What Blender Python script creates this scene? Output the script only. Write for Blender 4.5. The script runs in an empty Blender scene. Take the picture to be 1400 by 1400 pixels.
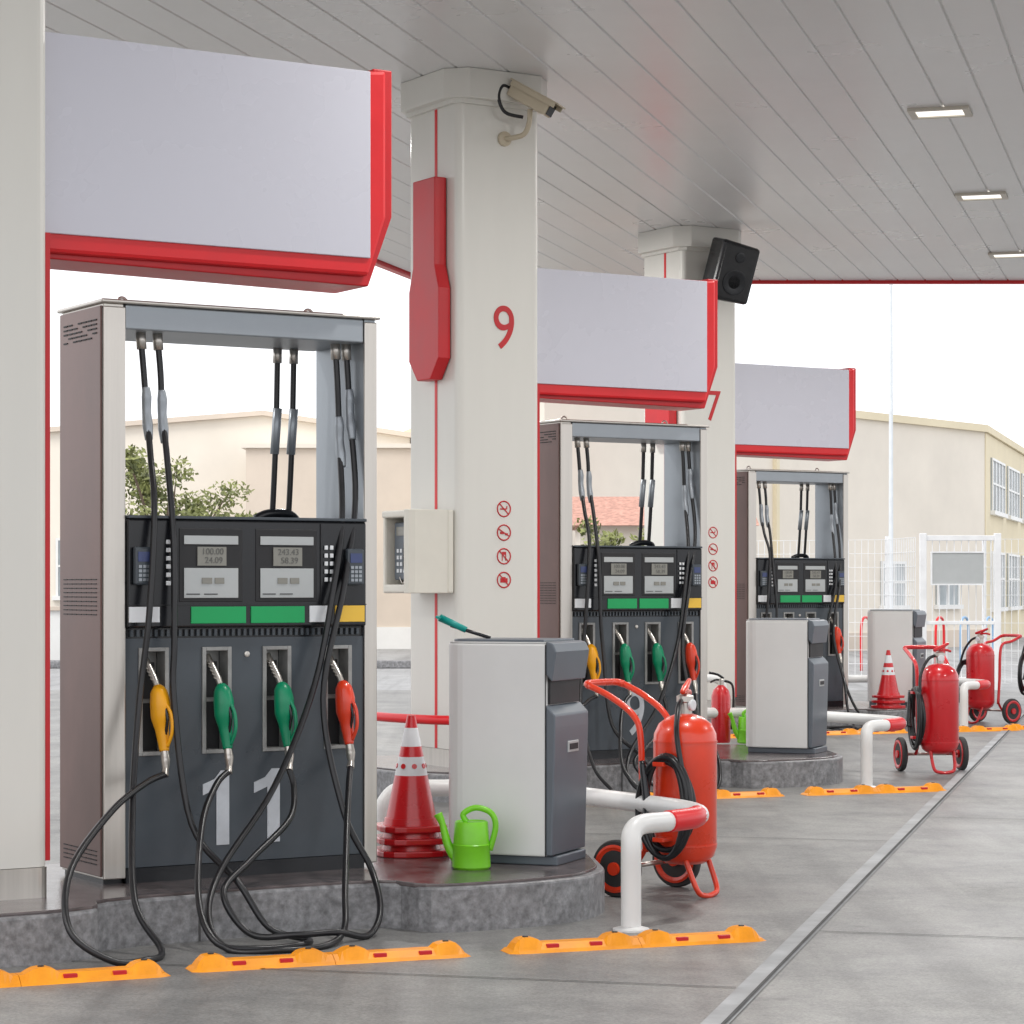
import bpy, bmesh, math, random
from mathutils import Vector, Matrix
random.seed(7)
D=bpy.data; S=bpy.context.scene
COL=S.collection
R=math.radians

# ---------------------------------------------------------------- materials
def mat(name,col,rough=.5,metal=0,var=.08,scale=4,bump=0,bscale=60,coat=0,dirt=0,stretch=(1,1,1),emit=0):
    m=D.materials.new(name); m.use_nodes=True
    nt=m.node_tree; n=nt.nodes; l=nt.links
    b=n['Principled BSDF']
    b.inputs['Roughness'].default_value=rough
    b.inputs['Metallic'].default_value=metal
    b.inputs['Coat Weight'].default_value=coat
    tc=n.new('ShaderNodeTexCoord'); mp=n.new('ShaderNodeMapping'); mp.inputs['Scale'].default_value=stretch
    l.new(tc.outputs['Object'],mp.inputs['Vector'])
    nz=n.new('ShaderNodeTexNoise'); nz.inputs['Scale'].default_value=scale; nz.inputs['Detail'].default_value=4; nz.inputs['Roughness'].default_value=.6
    l.new(mp.outputs['Vector'],nz.inputs['Vector'])
    r=n.new('ShaderNodeValToRGB')
    r.color_ramp.elements[0].position=.3; r.color_ramp.elements[1].position=.7
    r.color_ramp.elements[0].color=[max(0,c*(1-var)) for c in col]+[1]
    r.color_ramp.elements[1].color=[min(1,c*(1+var)) for c in col]+[1]
    l.new(nz.outputs['Fac'],r.inputs['Fac'])
    out=r.outputs['Color']
    if dirt>0:
        n2=n.new('ShaderNodeTexNoise'); n2.inputs['Scale'].default_value=scale*.37; n2.inputs['Detail'].default_value=7; n2.inputs['Roughness'].default_value=.72
        l.new(mp.outputs['Vector'],n2.inputs['Vector'])
        r2=n.new('ShaderNodeValToRGB'); r2.color_ramp.elements[0].position=.42; r2.color_ramp.elements[1].position=.66
        r2.color_ramp.elements[0].color=(0,0,0,1); r2.color_ramp.elements[1].color=(dirt,dirt,dirt,1)
        l.new(n2.outputs['Fac'],r2.inputs['Fac'])
        mx=n.new('ShaderNodeMixRGB'); l.new(r2.outputs['Color'],mx.inputs['Fac']); l.new(out,mx.inputs['Color1'])
        mx.inputs['Color2'].default_value=[c*.45 for c in col]+[1]
        out=mx.outputs['Color']
    l.new(out,b.inputs['Base Color'])
    mr=n.new('ShaderNodeMapRange'); mr.inputs['To Min'].default_value=max(0,rough-.07); mr.inputs['To Max'].default_value=min(1,rough+.1)
    l.new(nz.outputs['Fac'],mr.inputs['Value']); l.new(mr.outputs['Result'],b.inputs['Roughness'])
    if bump>0:
        n3=n.new('ShaderNodeTexNoise'); n3.inputs['Scale'].default_value=bscale; n3.inputs['Detail'].default_value=5
        l.new(mp.outputs['Vector'],n3.inputs['Vector'])
        bp=n.new('ShaderNodeBump'); bp.inputs['Strength'].default_value=bump; bp.inputs['Distance'].default_value=.01
        l.new(n3.outputs['Fac'],bp.inputs['Height']); l.new(bp.outputs['Normal'],b.inputs['Normal'])
    if emit>0:
        b.inputs['Emission Color'].default_value=list(col)+[1]; b.inputs['Emission Strength'].default_value=emit
    return m

M={}
M['white']=mat('white_paint',(.80,.80,.785),.34,var=.03,scale=2,dirt=.08)
M['colwhite']=mat('column_panel',(.73,.715,.665),.32,var=.035,scale=1.2,dirt=.09,stretch=(1,1,.25))
M['signw']=mat('sign_face',(.60,.60,.67),.26,var=.012,scale=1.5)
M['red']=mat('red_paint',(.70,.012,.018),.33,var=.08,scale=3)
M['redd']=mat('red_frame',(.54,.008,.014),.36,var=.08,scale=3)
M['orange_red']=mat('orange_red_paint',(.76,.045,.010),.28,var=.07,scale=5,coat=.35,dirt=.14)
M['exred']=mat('extinguisher_red',(.60,.010,.016),.28,var=.07,scale=5,coat=.35,dirt=.14)
M['steel']=mat('stainless',(.60,.565,.52),.30,metal=.88,var=.08,scale=3,stretch=(8,8,.3))
M['brown']=mat('side_panel',(.20,.125,.112),.33,metal=.35,var=.25,scale=1.6,stretch=(1,1,.5),dirt=.22)
M['alu']=mat('alu_grey',(.34,.37,.40),.36,metal=.5,var=.06)
M['panel']=mat('panel_grey',(.060,.073,.087),.28,var=.12,scale=3,dirt=.25)
M['black']=mat('black_plastic',(.010,.011,.014),.22,var=.2)
M['rubber']=mat('rubber',(.010,.010,.012),.32,var=.25,scale=20)
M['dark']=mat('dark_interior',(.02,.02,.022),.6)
M['bay']=mat('bay_lining',(.36,.36,.35),.42,metal=.4,var=.25,scale=8,dirt=.55)
M['yellow']=mat('yellow_plastic',(.90,.40,.004),.33,var=.08,dirt=.12)
M['green']=mat('green_plastic',(.0,.24,.11),.33,var=.1)
M['label_green']=mat('label_green',(.0,.36,.10),.4,var=.04)
M['label_white']=mat('label_white',(.76,.78,.80),.4,var=.04)
M['num_white']=mat('numeral_white',(.58,.61,.65),.4,var=.08,scale=12,dirt=.15)
M['label_yellow']=mat('label_yellow',(.88,.55,.06),.4,var=.04)
M['silver']=mat('silver_trim',(.46,.48,.48),.4,var=.05,metal=.2)
M['lcd']=mat('lcd',(.25,.245,.215),.22,var=.04)
M['lcdtext']=mat('lcd_segment',(.12,.12,.11),.4)
M['blue']=mat('terminal_blue',(.05,.07,.18),.35)
M['lime']=mat('lime_plastic',(.20,.62,.02),.33,var=.07,scale=8,dirt=.1)
M['teal']=mat('teal_plastic',(.0,.30,.26),.45)
M['bump']=mat('orange_stop',(.95,.33,.002),.45,var=.1,scale=9,dirt=.3)
M['cabgrey']=mat('cabinet_grey',(.12,.14,.165),.38,var=.06,dirt=.08)
M['granite']=mat('island_stone',(.24,.24,.248),.36,var=.45,scale=30,bump=.15,dirt=.4)
M['kerbdark']=mat('island_top',(.115,.095,.095),.2,var=.4,scale=8,bump=.08,dirt=.35)
M['beige']=mat('beige_plastic',(.54,.47,.35),.45,var=.05)
M['phone']=mat('phone_shell',(.74,.71,.63),.4,var=.04)
M['ceil']=mat('ceiling_panel',(.75,.748,.745),.28,var=.04,scale=.9,dirt=.06)
M['lamp']=mat('lamp_lens',(.95,.92,.85),.4,var=.02,emit=1.2)
M['lampframe']=mat('lamp_frame',(.60,.56,.48),.4,var=.05)
M['cream']=mat('cream_render',(.80,.74,.65),.85,var=.06,scale=.5,bump=.2,dirt=.08)
M['cream2']=mat('yellow_render',(.78,.69,.50),.85,var=.06,scale=.5,dirt=.08)
M['tan']=mat('tan_render',(.68,.59,.50),.85,var=.08,scale=.5,dirt=.15)
M['glass']=mat('window_glass',(.36,.40,.42),.12,var=.3,scale=1)
M['tile']=mat('roof_tile',(.50,.27,.21),.8,var=.3,scale=12,bump=.4,bscale=20)
M['fence']=mat('fence_white',(.80,.81,.82),.5)
M['pole']=mat('pole_grey',(.72,.76,.79),.45)
M['railblue']=mat('rail_blue',(.25,.42,.62),.45)
M['bark']=mat('bark',(.15,.11,.08),.9,var=.3,scale=15,bump=.5)
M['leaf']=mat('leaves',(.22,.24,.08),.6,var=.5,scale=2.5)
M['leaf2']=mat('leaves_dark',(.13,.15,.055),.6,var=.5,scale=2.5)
M['joint']=mat('joint_filler',(.06,.06,.06),.8,var=.5,scale=6)
M['channel']=mat('joint_edge',(.34,.35,.36),.5,var=.3,scale=3,dirt=.6)
M['rim']=mat('rubber_tyre',(.035,.035,.035),.7)

def ground_mat(name,ca,cb,cc,rough=.6):
    m=D.materials.new(name); m.use_nodes=True; nt=m.node_tree;n=nt.nodes;l=nt.links
    b=n['Principled BSDF']; tc=n.new('ShaderNodeTexCoord')
    def nz(s,d,ro,st=(1,1,1)):
        mp=n.new('ShaderNodeMapping'); mp.inputs['Scale'].default_value=st; mp.inputs['Rotation'].default_value=(0,0,R(15))
        l.new(tc.outputs['Object'],mp.inputs['Vector'])
        x=n.new('ShaderNodeTexNoise'); x.inputs['Scale'].default_value=s;x.inputs['Detail'].default_value=d;x.inputs['Roughness'].default_value=ro
        l.new(mp.outputs['Vector'],x.inputs['Vector']); return x.outputs['Fac']
    def ramp(f,p0,p1,c0,c1):
        r=n.new('ShaderNodeValToRGB'); r.color_ramp.elements[0].position=p0; r.color_ramp.elements[1].position=p1
        r.color_ramp.elements[0].color=list(c0)+[1]; r.color_ramp.elements[1].color=list(c1)+[1]; l.new(f,r.inputs['Fac']); return r.outputs['Color']
    c=ramp(nz(.35,8,.62,(1.6,.5,1)),.36,.64,ca,cb)
    f2=ramp(nz(1.7,9,.75),.42,.68,(0,0,0),(.9,.9,.9))
    mx=n.new('ShaderNodeMixRGB'); l.new(f2,mx.inputs['Fac']); l.new(c,mx.inputs['Color1']); mx.inputs['Color2'].default_value=list(cc)+[1]
    g=ramp(nz(90,3,.7),.3,.7,(.66,.66,.66),(1.22,1.22,1.22))
    mu=n.new('ShaderNodeMixRGB'); mu.blend_type='MULTIPLY'; mu.inputs['Fac'].default_value=1
    l.new(mx.outputs['Color'],mu.inputs['Color1']); l.new(g,mu.inputs['Color2'])
    st=ramp(nz(2.2,5,.6,(1.5,.06,1)),.48,.66,(1,1,1),(.74,.74,.74))
    mu2=n.new('ShaderNodeMixRGB'); mu2.blend_type='MULTIPLY'; mu2.inputs['Fac'].default_value=1
    l.new(mu.outputs['Color'],mu2.inputs['Color1']); l.new(st,mu2.inputs['Color2'])
    # small oil spots
    vo=n.new('ShaderNodeTexVoronoi'); vo.inputs['Scale'].default_value=2.3; l.new(tc.outputs['Object'],vo.inputs['Vector'])
    sp=ramp(vo.outputs['Distance'],.03,.09,(.62,.62,.62),(1,1,1))
    mu3=n.new('ShaderNodeMixRGB'); mu3.blend_type='MULTIPLY'; mu3.inputs['Fac'].default_value=.7
    l.new(mu2.outputs['Color'],mu3.inputs['Color1']); l.new(sp,mu3.inputs['Color2'])
    l.new(mu3.outputs['Color'],b.inputs['Base Color'])
    mr=n.new('ShaderNodeMapRange'); mr.inputs['To Min'].default_value=rough-.18; mr.inputs['To Max'].default_value=rough+.2
    l.new(nz(.8,6,.6),mr.inputs['Value']); l.new(mr.outputs['Result'],b.inputs['Roughness'])
    bp=n.new('ShaderNodeBump'); bp.inputs['Strength'].default_value=.25; bp.inputs['Distance'].default_value=.004
    l.new(nz(120,4,.7),bp.inputs['Height']); l.new(bp.outputs['Normal'],b.inputs['Normal'])
    return m
M['concrete']=ground_mat('forecourt_concrete',(.215,.213,.208),(.32,.315,.30),(.135,.135,.135),.46)
M['ground']=ground_mat('ground_paving',(.34,.34,.345),(.42,.42,.42),(.28,.28,.28),.75)

# ---------------------------------------------------------------- helpers
def E(name,loc=(0,0,0),rz=0):
    o=D.objects.new(name,None); o.location=loc; o.rotation_euler=(0,0,rz); o.empty_display_size=.2
    COL.objects.link(o); return o
def add(me,name,parent,m,loc=(0,0,0),rot=(0,0,0),bevel=0,smooth=False,seg=2):
    o=D.objects.new(name,me); COL.objects.link(o)
    o.parent=parent; o.location=loc; o.rotation_euler=rot
    if m is not None:
        me.materials.clear(); me.materials.append(M[m])
    if smooth:
        me.polygons.foreach_set('use_smooth',[True]*len(me.polygons))
    if bevel>0:
        bv=o.modifiers.new('b','BEVEL'); bv.width=bevel; bv.segments=seg; bv.limit_method='ANGLE'; bv.angle_limit=R(40)
    return o
def pyd(verts,faces,name='m'):
    me=D.meshes.new(name); me.from_pydata(verts,[],faces)
    bm=bmesh.new(); bm.from_mesh(me); bmesh.ops.recalc_face_normals(bm,faces=bm.faces); bm.to_mesh(me); bm.free()
    return me
def bxmesh(lo,hi):
    x0,y0,z0=lo;x1,y1,z1=hi
    v=[(x0,y0,z0),(x1,y0,z0),(x1,y1,z0),(x0,y1,z0),(x0,y0,z1),(x1,y0,z1),(x1,y1,z1),(x0,y1,z1)]
    f=[(0,3,2,1),(4,5,6,7),(0,1,5,4),(1,2,6,5),(2,3,7,6),(3,0,4,7)]
    return v,f
def box(p,name,lo,hi,m,bevel=0,rot=(0,0,0)):
    c=[(a+b)/2 for a,b in zip(lo,hi)]; h=[abs(b-a)/2 for a,b in zip(lo,hi)]
    v,f=bxmesh([-a for a in h],h)
    return add(pyd(v,f),name,p,m,loc=c,rot=rot,bevel=bevel)
def boxes(p,name,lst,m,bevel=0):
    V=[];F=[]
    for lo,hi in lst:
        v,f=bxmesh(lo,hi); o=len(V); V+=v; F+=[tuple(i+o for i in q) for q in f]
    return add(pyd(V,F),name,p,m,bevel=bevel)
def slab(p,name,poly,z0,z1,m,bevel=0,loc=(0,0,0),rot=(0,0,0)):
    n=len(poly); v=[(x,y,z0) for x,y in poly]+[(x,y,z1) for x,y in poly]
    f=[tuple(range(n))[::-1],tuple(range(n,2*n))]+[(i,(i+1)%n,n+(i+1)%n,n+i) for i in range(n)]
    return add(pyd(v,f),name,p,m,bevel=bevel,loc=loc,rot=rot)
def prism(p,name,poly,y0,y1,m,bevel=0,loc=(0,0,0),rot=(0,0,0)):
    n=len(poly); v=[(x,y0,z) for x,z in poly]+[(x,y1,z) for x,z in poly]
    f=[tuple(range(n)),tuple(range(n,2*n))[::-1]]+[(i,(i+1)%n,n+(i+1)%n,n+i) for i in range(n)]
    return add(pyd(v,f),name,p,m,bevel=bevel,loc=loc,rot=rot)
def prismx(p,name,poly,x0,x1,m,bevel=0):
    n=len(poly); v=[(x0,y,z) for y,z in poly]+[(x1,y,z) for y,z in poly]
    f=[tuple(range(n)),tuple(range(n,2*n))[::-1]]+[(i,(i+1)%n,n+(i+1)%n,n+i) for i in range(n)]
    return add(pyd(v,f),name,p,m,bevel=bevel)
def lathe(p,name,prof,m,loc=(0,0,0),rot=(0,0,0),seg=32,smooth=True):
    V=[];F=[]
    for r,z in prof:
        for i in range(seg):
            a=2*math.pi*i/seg; V.append((r*math.cos(a),r*math.sin(a),z))
    for j in range(len(prof)-1):
        for i in range(seg):
            k=(i+1)%seg; F.append((j*seg+i,j*seg+k,(j+1)*seg+k,(j+1)*seg+i))
    F.append(tuple(range(seg))[::-1]); F.append(tuple(range((len(prof)-1)*seg,len(prof)*seg)))
    o=add(pyd(V,F),name,p,m,loc=loc,rot=rot)
    if smooth:
        for q in o.data.polygons: q.use_smooth=len(q.vertices)==4
        o.modifiers.new('e','EDGE_SPLIT').split_angle=R(38)
    return o
def catmull(pts,n=8,closed=False):
    P=[Vector(q) for q in pts]; out=[]
    N=len(P); rng=N if closed else N-1
    for i in range(rng):
        if closed: a,b,c,d=P[(i-1)%N],P[i],P[(i+1)%N],P[(i+2)%N]
        else: a=P[max(i-1,0)];b=P[i];c=P[i+1];d=P[min(i+2,N-1)]
        for k in range(n):
            t=k/n
            out.append(.5*((2*b)+(c-a)*t+(2*a-5*b+4*c-d)*t*t+(3*b-a-3*c+d)*t**3))
    if not closed: out.append(P[-1])
    return out
def tube(p,name,pts,rad,m,seg=10,smooth_n=6,closed=False,curve=True,loc=(0,0,0),rot=(0,0,0)):
    P=catmull(pts,smooth_n,closed) if curve else [Vector(q) for q in pts]
    N=len(P)
    if isinstance(rad,(int,float)): RR=[rad]*N
    else:
        RR=[]
        for i in range(N):
            t=i/(N-1)*(len(rad)-1); k=min(int(t),len(rad)-2); RR.append(rad[k]+(rad[k+1]-rad[k])*(t-k))
    V=[];F=[]; up=None
    for i in range(N):
        if closed: T=(P[(i+1)%N]-P[i-1])
        else: T=P[min(i+1,N-1)]-P[max(i-1,0)]
        T.normalize()
        if up is None:
            up=Vector((0,0,1)) if abs(T.z)<.9 else Vector((1,0,0))
        up=(up-T*up.dot(T)); up.normalize(); s=T.cross(up)
        for k in range(seg):
            a=2*math.pi*k/seg; V.append(P[i]+(up*math.cos(a)+s*math.sin(a))*RR[i])
    for i in range(N if closed else N-1):
        j=(i+1)%N
        for k in range(seg):
            q=(k+1)%seg; F.append((i*seg+k,i*seg+q,j*seg+q,j*seg+k))
    if not closed:
        F.append(tuple(range(seg))[::-1]); F.append(tuple(range((N-1)*seg,N*seg)))
    me=pyd([tuple(v) for v in V],F)
    return add(me,name,p,m,smooth=True,loc=loc,rot=rot)
def text(p,name,s,size,m,loc,rot=(R(90),0,0),ext=.002,sx=1):
    c=D.curves.new('t','FONT'); c.body=s; c.size=size; c.extrude=ext; c.align_x='CENTER'; c.align_y='CENTER'
    t=D.objects.new('t',c); COL.objects.link(t)
    bpy.context.view_layer.update()
    me=D.meshes.new_from_object(t.evaluated_get(bpy.context.evaluated_depsgraph_get()))
    D.objects.remove(t)
    o=add(me,name,p,m,loc=loc,rot=rot); o.scale=(sx,1,1); return o
def chaikin(poly,n=2):
    for _ in range(n):
        q=[]
        for i in range(len(poly)):
            a=poly[i];b=poly[(i+1)%len(poly)]
            q.append((a[0]*.8+b[0]*.2,a[1]*.8+b[1]*.2)); q.append((a[0]*.2+b[0]*.8,a[1]*.2+b[1]*.8))
        poly=q
    return poly

# ---------------------------------------------------------------- island frame
TX,TY=2.0,7.25
ANG=math.atan2(.524,.852); ux,uy=.852,.524; vx,vy=-.524,.852
def W(k,u,v,z=0): return (-1.658+TX*k+ux*u+vx*v, 10.1+TY*k+uy*u+vy*v, z)
KH=.2

def one(p,x,z,h,y):
    w=.058; 
    poly=[(x,z),(x+w,z),(x+w,z+h),(x+w*.35,z+h),(x-.01,z+h-.035),(x-.062,z+h-.055),(x-.062,z+h-.1),(x,z+h-.075)]
    prism(p,'painted_numeral',poly,y-.002,y+.003,'num_white')

# ---------------------------------------------------------------- dispenser
def dispenser(k,num):
    p=E('fuel_dispenser',W(k,0,0,KH),ANG)
    H=2.37; Wd=1.262; Dp=.48
    for nm,x0,x1 in (('left_pillar',0,.096),('right_pillar',1.2,Wd)):
        box(p,nm,(x0+.004,.012,.02),(x1-.004,Dp-.012,H-.002),'alu' if x0>1 else 'steel',.004)
    boxes(p,'pillar_front_trim',[((0,0,.02),(.096,.014,H-.015)),((1.2,0,.02),(Wd,.014,H-.015))],'steel',.005)
    box(p,'side_cladding',(-.006,.02,.03),(.003,Dp-.01,H-.012),'brown',.004)
    box(p,'side_cladding_2',(Wd-.003,.02,.03),(Wd+.006,Dp-.01,H-.012),'brown',.004)
    sl=[]
    for r_ in range(5):
        for c_ in range(7):
            if (r_+c_)%5==4: continue
            y=.06+c_*.053; sl.append(((-.009,y,2.33-r_*.018-.03),(-.005,y+.042,2.336-r_*.018-.03)))
    for r_ in range(9):
        for c_ in range(7):
            y=.06+c_*.053; sl.append(((-.009,y,1.24-r_*.018),(-.005,y+.042,1.244-r_*.018)))
    for r_ in range(4):
        for c_ in range(7):
            y=.06+c_*.053; sl.append(((-.009,y,.13-r_*.018),(-.005,y+.042,.134-r_*.018)))
    boxes(p,'side_vents',sl,'dark')
    box(p,'header',(.098,.006,H-.105),(1.198,Dp-.006,H-.004),'alu',.006)
    box(p,'header_cap',(-.012,-.012,H-.003),(Wd+.012,Dp+.01,H+.014),'steel',.006)
    for x in (.18,1.05):
        tube(p,'lifting_eye',[(x+.022*math.cos(a),.24,H+.03+.022*math.sin(a)) for a in [i*math.pi/5 for i in range(10)]],.006,'steel',seg=6,closed=True,smooth_n=2)
    box(p,'cabinet_core',(.098,.105,.03),(1.198,Dp-.02,1.0),'panel')
    box(p,'plinth',(.098,.0,0),(1.198,Dp-.02,.06),'black')
    box(p,'plinth_foot',(.01,.03,0),(.09,Dp-.03,.02),'black')
    bays=[.222,.506,.784,1.074]; hw=.055; z0,z1=.53,.95
    pcs=[((.098,.012,.062),(1.198,.10,z0)),((.098,.012,z1),(1.198,.10,1.0))]
    xs=[.098]+sum([[b-hw,b+hw] for b in bays],[])+[1.198]
    for i in range(0,len(xs),2): pcs.append(((xs[i],.012,z0),(xs[i+1],.10,z1)))
    boxes(p,'front_panel',pcs,'panel')
    lin=[];dk=[]
    for b in bays:
        lin+=[((b-hw-.012,.004,z0-.012),(b-hw+.006,.09,z1+.012)),((b+hw-.006,.004,z0-.012),(b+hw+.012,.09,z1+.012)),
              ((b-hw+.006,.004,z1-.004),(b+hw-.006,.09,z1+.012)),((b-hw+.006,.004,z0-.012),(b+hw-.006,.09,z0+.004)),
              ((b-hw+.006,.092,z0+.2),(b+hw-.006,.1,z1))]
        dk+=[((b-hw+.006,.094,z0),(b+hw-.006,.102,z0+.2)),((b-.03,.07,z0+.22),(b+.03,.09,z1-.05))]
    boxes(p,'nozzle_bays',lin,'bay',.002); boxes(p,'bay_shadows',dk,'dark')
    box(p,'vent_strip',(.098,.02,1.0),(1.198,Dp-.03,1.042),'black')
    boxes(p,'vent_slats',[((.12+i*.0268,.008,1.008),(.132+i*.0268,.02,1.036)) for i in range(40)],'panel')
    box(p,'display_head',(.098,-.02,1.044),(1.198,Dp+.0,1.49),'black',.008)
    box(p,'display_top_rim',(.098,-.026,1.492),(1.198,Dp,1.505),'panel',.003)
    y0=-.024
    for i,(a,b) in enumerate(((.342,.588),(.69,.94))):
        boxes(p,'display_bezel',[((a-.02,y0,1.15),(a+.268,-.018,1.455))],'dark',.004)
        boxes(p,'display_trim',[((a,y0-.004,1.388),(b,y0-.001,1.424)),((a,y0-.004,1.166),(b,y0-.001,1.29))],'silver',.003)
        boxes(p,'lcd_screen',[((a+.06,y0-.005,1.3),(b-.055,y0-.001,1.378)),((a+.08,y0-.008,1.225),(a+.125,y0-.004,1.25)),((a+.138,y0-.008,1.225),(a+.18,y0-.004,1.25))],'lcd')
        text(p,'lcd_digits','100.00' if i==0 else '243.43',.037,'lcdtext',((a+b)/2+.005,y0-.0065,1.358),ext=.0005)
        text(p,'lcd_digits','24.09' if i==0 else '58.39',.037,'lcdtext',((a+b)/2+.01,y0-.0065,1.322),ext=.0005)
        boxes(p,'price_labels',[((a+.01,y0-.007,1.18),(a+.07,y0-.004,1.184)),((a+.09,y0-.007,1.18),(a+.15,y0-.004,1.184))],'dark')
    boxes(p,'head_seam',[((.1,y0-.001,1.135),(1.196,y0+.004,1.139)),((.30,y0-.001,1.14),(.303,y0+.004,1.48)),((.975,y0-.001,1.14),(.978,y0+.004,1.48))],'rubber')
    kb=[]
    for r_ in range(6): kb.append(((.262,y0-.006,1.388-r_*.034),(.282,y0,1.406-r_*.034)))
    for c_ in range(2):
        for r_ in range(5): kb.append(((.992+c_*.026,y0-.006,1.37-r_*.034),(1.008+c_*.026,y0,1.388-r_*.034)))
    boxes(p,'keypad',kb,'label_white',.002)
    for x in (.155,1.13):
        box(p,'card_terminal',(x-.04,y0-.03,1.22),(x+.04,y0,1.375),'panel',.008)
        box(p,'terminal_screen',(x-.028,y0-.034,1.315),(x+.028,y0-.029,1.355),'blue')
        boxes(p,'terminal_keys',[((x-.026+i*.019,y0-.034,1.235+j*.018),(x-.012+i*.019,y0-.029,1.247+j*.018)) for i in range(3) for j in range(4)],'alu')
    box(p,'label_1',(.1,y0-.002,1.066),(.235,y0+.006,1.13),'label_white',.002)
    boxes(p,'grade_labels',[((.375,y0-.002,1.06),(.625,y0+.006,1.13)),((.648,y0-.002,1.06),(.899,y0+.006,1.13))],'label_green',.002)
    box(p,'label_2',(.9225,y0-.002,1.062),(1.0175,y0+.006,1.132),'label_white',.002)
    box(p,'label_3',(1.045,y0-.002,1.062),(1.187,y0+.006,1.132),'label_yellow',.002)
    lathe(p,'panel_lock',[(.012,0),(.012,.006),(.006,.008)],'steel',loc=(.645,.012,.93),rot=(R(90),0,0),seg=14)
    if num=='11':
        one(p,.505,.135,.31,.010); one(p,.74,.135,.31,.010)
    else: text(p,'painted_numeral',num,.46,'num_white',(.63,.0095,.30),sx=.82)
    for b,c in zip(bays,('yellow','green','green','red')):
        c={'red':'orange_red'}.get(c,c)
        tube(p,'nozzle_spout',[(b-.02,.06,.925),(b-.012,.03,.885),(b-.004,-.01,.835),(b,-.035,.79)],.013,'steel',seg=10)
        for i in range(6):
            t=i/6; q=(b-.018+.016*t,.05-.07*t,.91-.09*t)
            tube(p,'spout_coil',[(q[0]+.0155*math.cos(a),q[1]+.0155*math.sin(a)*.8,q[2]+.006*math.sin(a)) for a in [j*math.pi/4 for j in range(8)]],.0035,'steel',seg=5,closed=True,smooth_n=1)
        tube(p,'nozzle_body',[(b,-.03,.805),(b,-.045,.78),(b+.002,-.055,.735),(b+.002,-.058,.68),(b+.006,-.062,.63),(b+.010,-.07,.575),(b+.010,-.078,.54)],[.016,.036,.043,.041,.029,.024,.019],c,seg=14,smooth_n=4)
        tube(p,'trigger_guard',[(b+.012,-.085,.74),(b+.028,-.105,.69),(b+.03,-.11,.62),(b+.018,-.09,.56)],.008,c,seg=8)
        tube(p,'trigger',[(b+.008,-.09,.72),(b+.014,-.1,.67),(b+.012,-.085,.61)],.007,'black',seg=6)
        tube(p,'swivel',[(b+.010,-.078,.545),(b+.010,-.09,.505),(b+.0,-.112,.47),(b-.01,-.125,.445)],[.016,.02,.014,.018],'steel',seg=10)
    def zz(L): return [(a,b,c-KH) for a,b,c in L]
    hA=[(.212,.12,2.45),(.222,.11,2.3),(.23,.1,2.14),(.222,.04,1.95),(.20,-.05,1.72),(.16,-.09,1.3),(.112,-.1,.945),(.02,-.25,.546),(-.075,-.5,.19),(-.06,-.72,.03),(-.18,-.85,.018),(-.325,-.87,.03),(-.45,-.77,.14),(-.38,-.6,.34),(-.118,-.35,.525),(.09,-.2,.62),(.212,-.125,.65)]
    hB=[(.287,.12,2.45),(.297,.11,2.3),(.3,.1,2.13),(.295,.04,1.95),(.285,-.05,1.6),(.275,-.08,1.2),(.265,-.1,.94),(.298,-.2,.45),(.39,-.44,.235),(.47,-.56,.06),(.592,-.66,.016),(.5,-.78,.016),(.32,-.79,.016),(.17,-.72,.04),(.17,-.55,.19),(.3,-.3,.46),(.42,-.17,.6),(.496,-.125,.65)]
    hC=[(1.119,.12,2.45),(1.125,.11,2.3),(1.13,.1,2.05),(1.09,.0,1.7),(1.02,-.06,1.42),(.897,-.12,1.0),(.645,-.25,.59),(.321,-.43,.285),(.19,-.6,.12),(.2,-.76,.018),(.35,-.87,.016),(.56,-.86,.016),(.72,-.72,.05),(.80,-.58,.19),(.93,-.35,.445),(1.03,-.18,.6),(1.066,-.125,.65)]
    hD=[(1.172,.12,2.45),(1.178,.11,2.3),(1.18,.1,2.17),(1.165,.02,1.79),(1.07,-.06,1.42),(.922,-.15,.94),(.94,-.3,.48),(1.0,-.43,.25),(.95,-.6,.1),(.84,-.7,.018),(.67,-.76,.05),(.5,-.74,.05),(.36,-.62,.05),(.30,-.5,.2),(.473,-.38,.31),(.712,-.25,.45),(.78,-.16,.57),(.774,-.125,.65)]
    for i,h in enumerate((hA,hB,hC,hD)):
        if k>0:  # hoses at other pumps hang a little differently
            rs=random.Random(k*10+i); h=[(a+(rs.uniform(-.03,.03) if 3<j<len(h)-3 else 0),b,c) for j,(a,b,c) in enumerate(h)]
        tube(p,'hose_%d'%(i+1),zz(h),.0135,'rubber',seg=10,smooth_n=7)
        a,b,c=[Vector(q) for q in zz(h)[:3]]
        tube(p,'hose_coupling',[a+(b-a)*-.05+Vector((0,0,.02)),a+(b-a)*.35],.021,'steel',curve=False,seg=12)
        q=Vector(zz(h)[2])
        tube(p,'breakaway',[q+Vector((-.002,.002,.1)),q+Vector((0,0,.06)),q,q+Vector((.0,-.012,-.06)),q+Vector((.0,-.025,-.12))],[.015,.021,.019,.022,.016],'alu',seg=12)
    for i,x in enumerate((.99,1.07)):
        tube(p,'rear_hose_%d'%(i+1),[(x,.42,2.27),(x+.002,.44,1.9),(x+.0,.47,1.55),(x-.0,.53,1.1),(x-.1,.56,.6)],.0135,'rubber',seg=8)
        tube(p,'rear_coupling',[(x,.42,2.0),(x+.001,.437,1.9),(x,.45,1.8)],.02,'alu',seg=10,curve=False)
        tube(p,'rear_coupling_top',[(x,.42,2.27),(x,.422,2.2)],.02,'steel',seg=10,curve=False)
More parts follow.
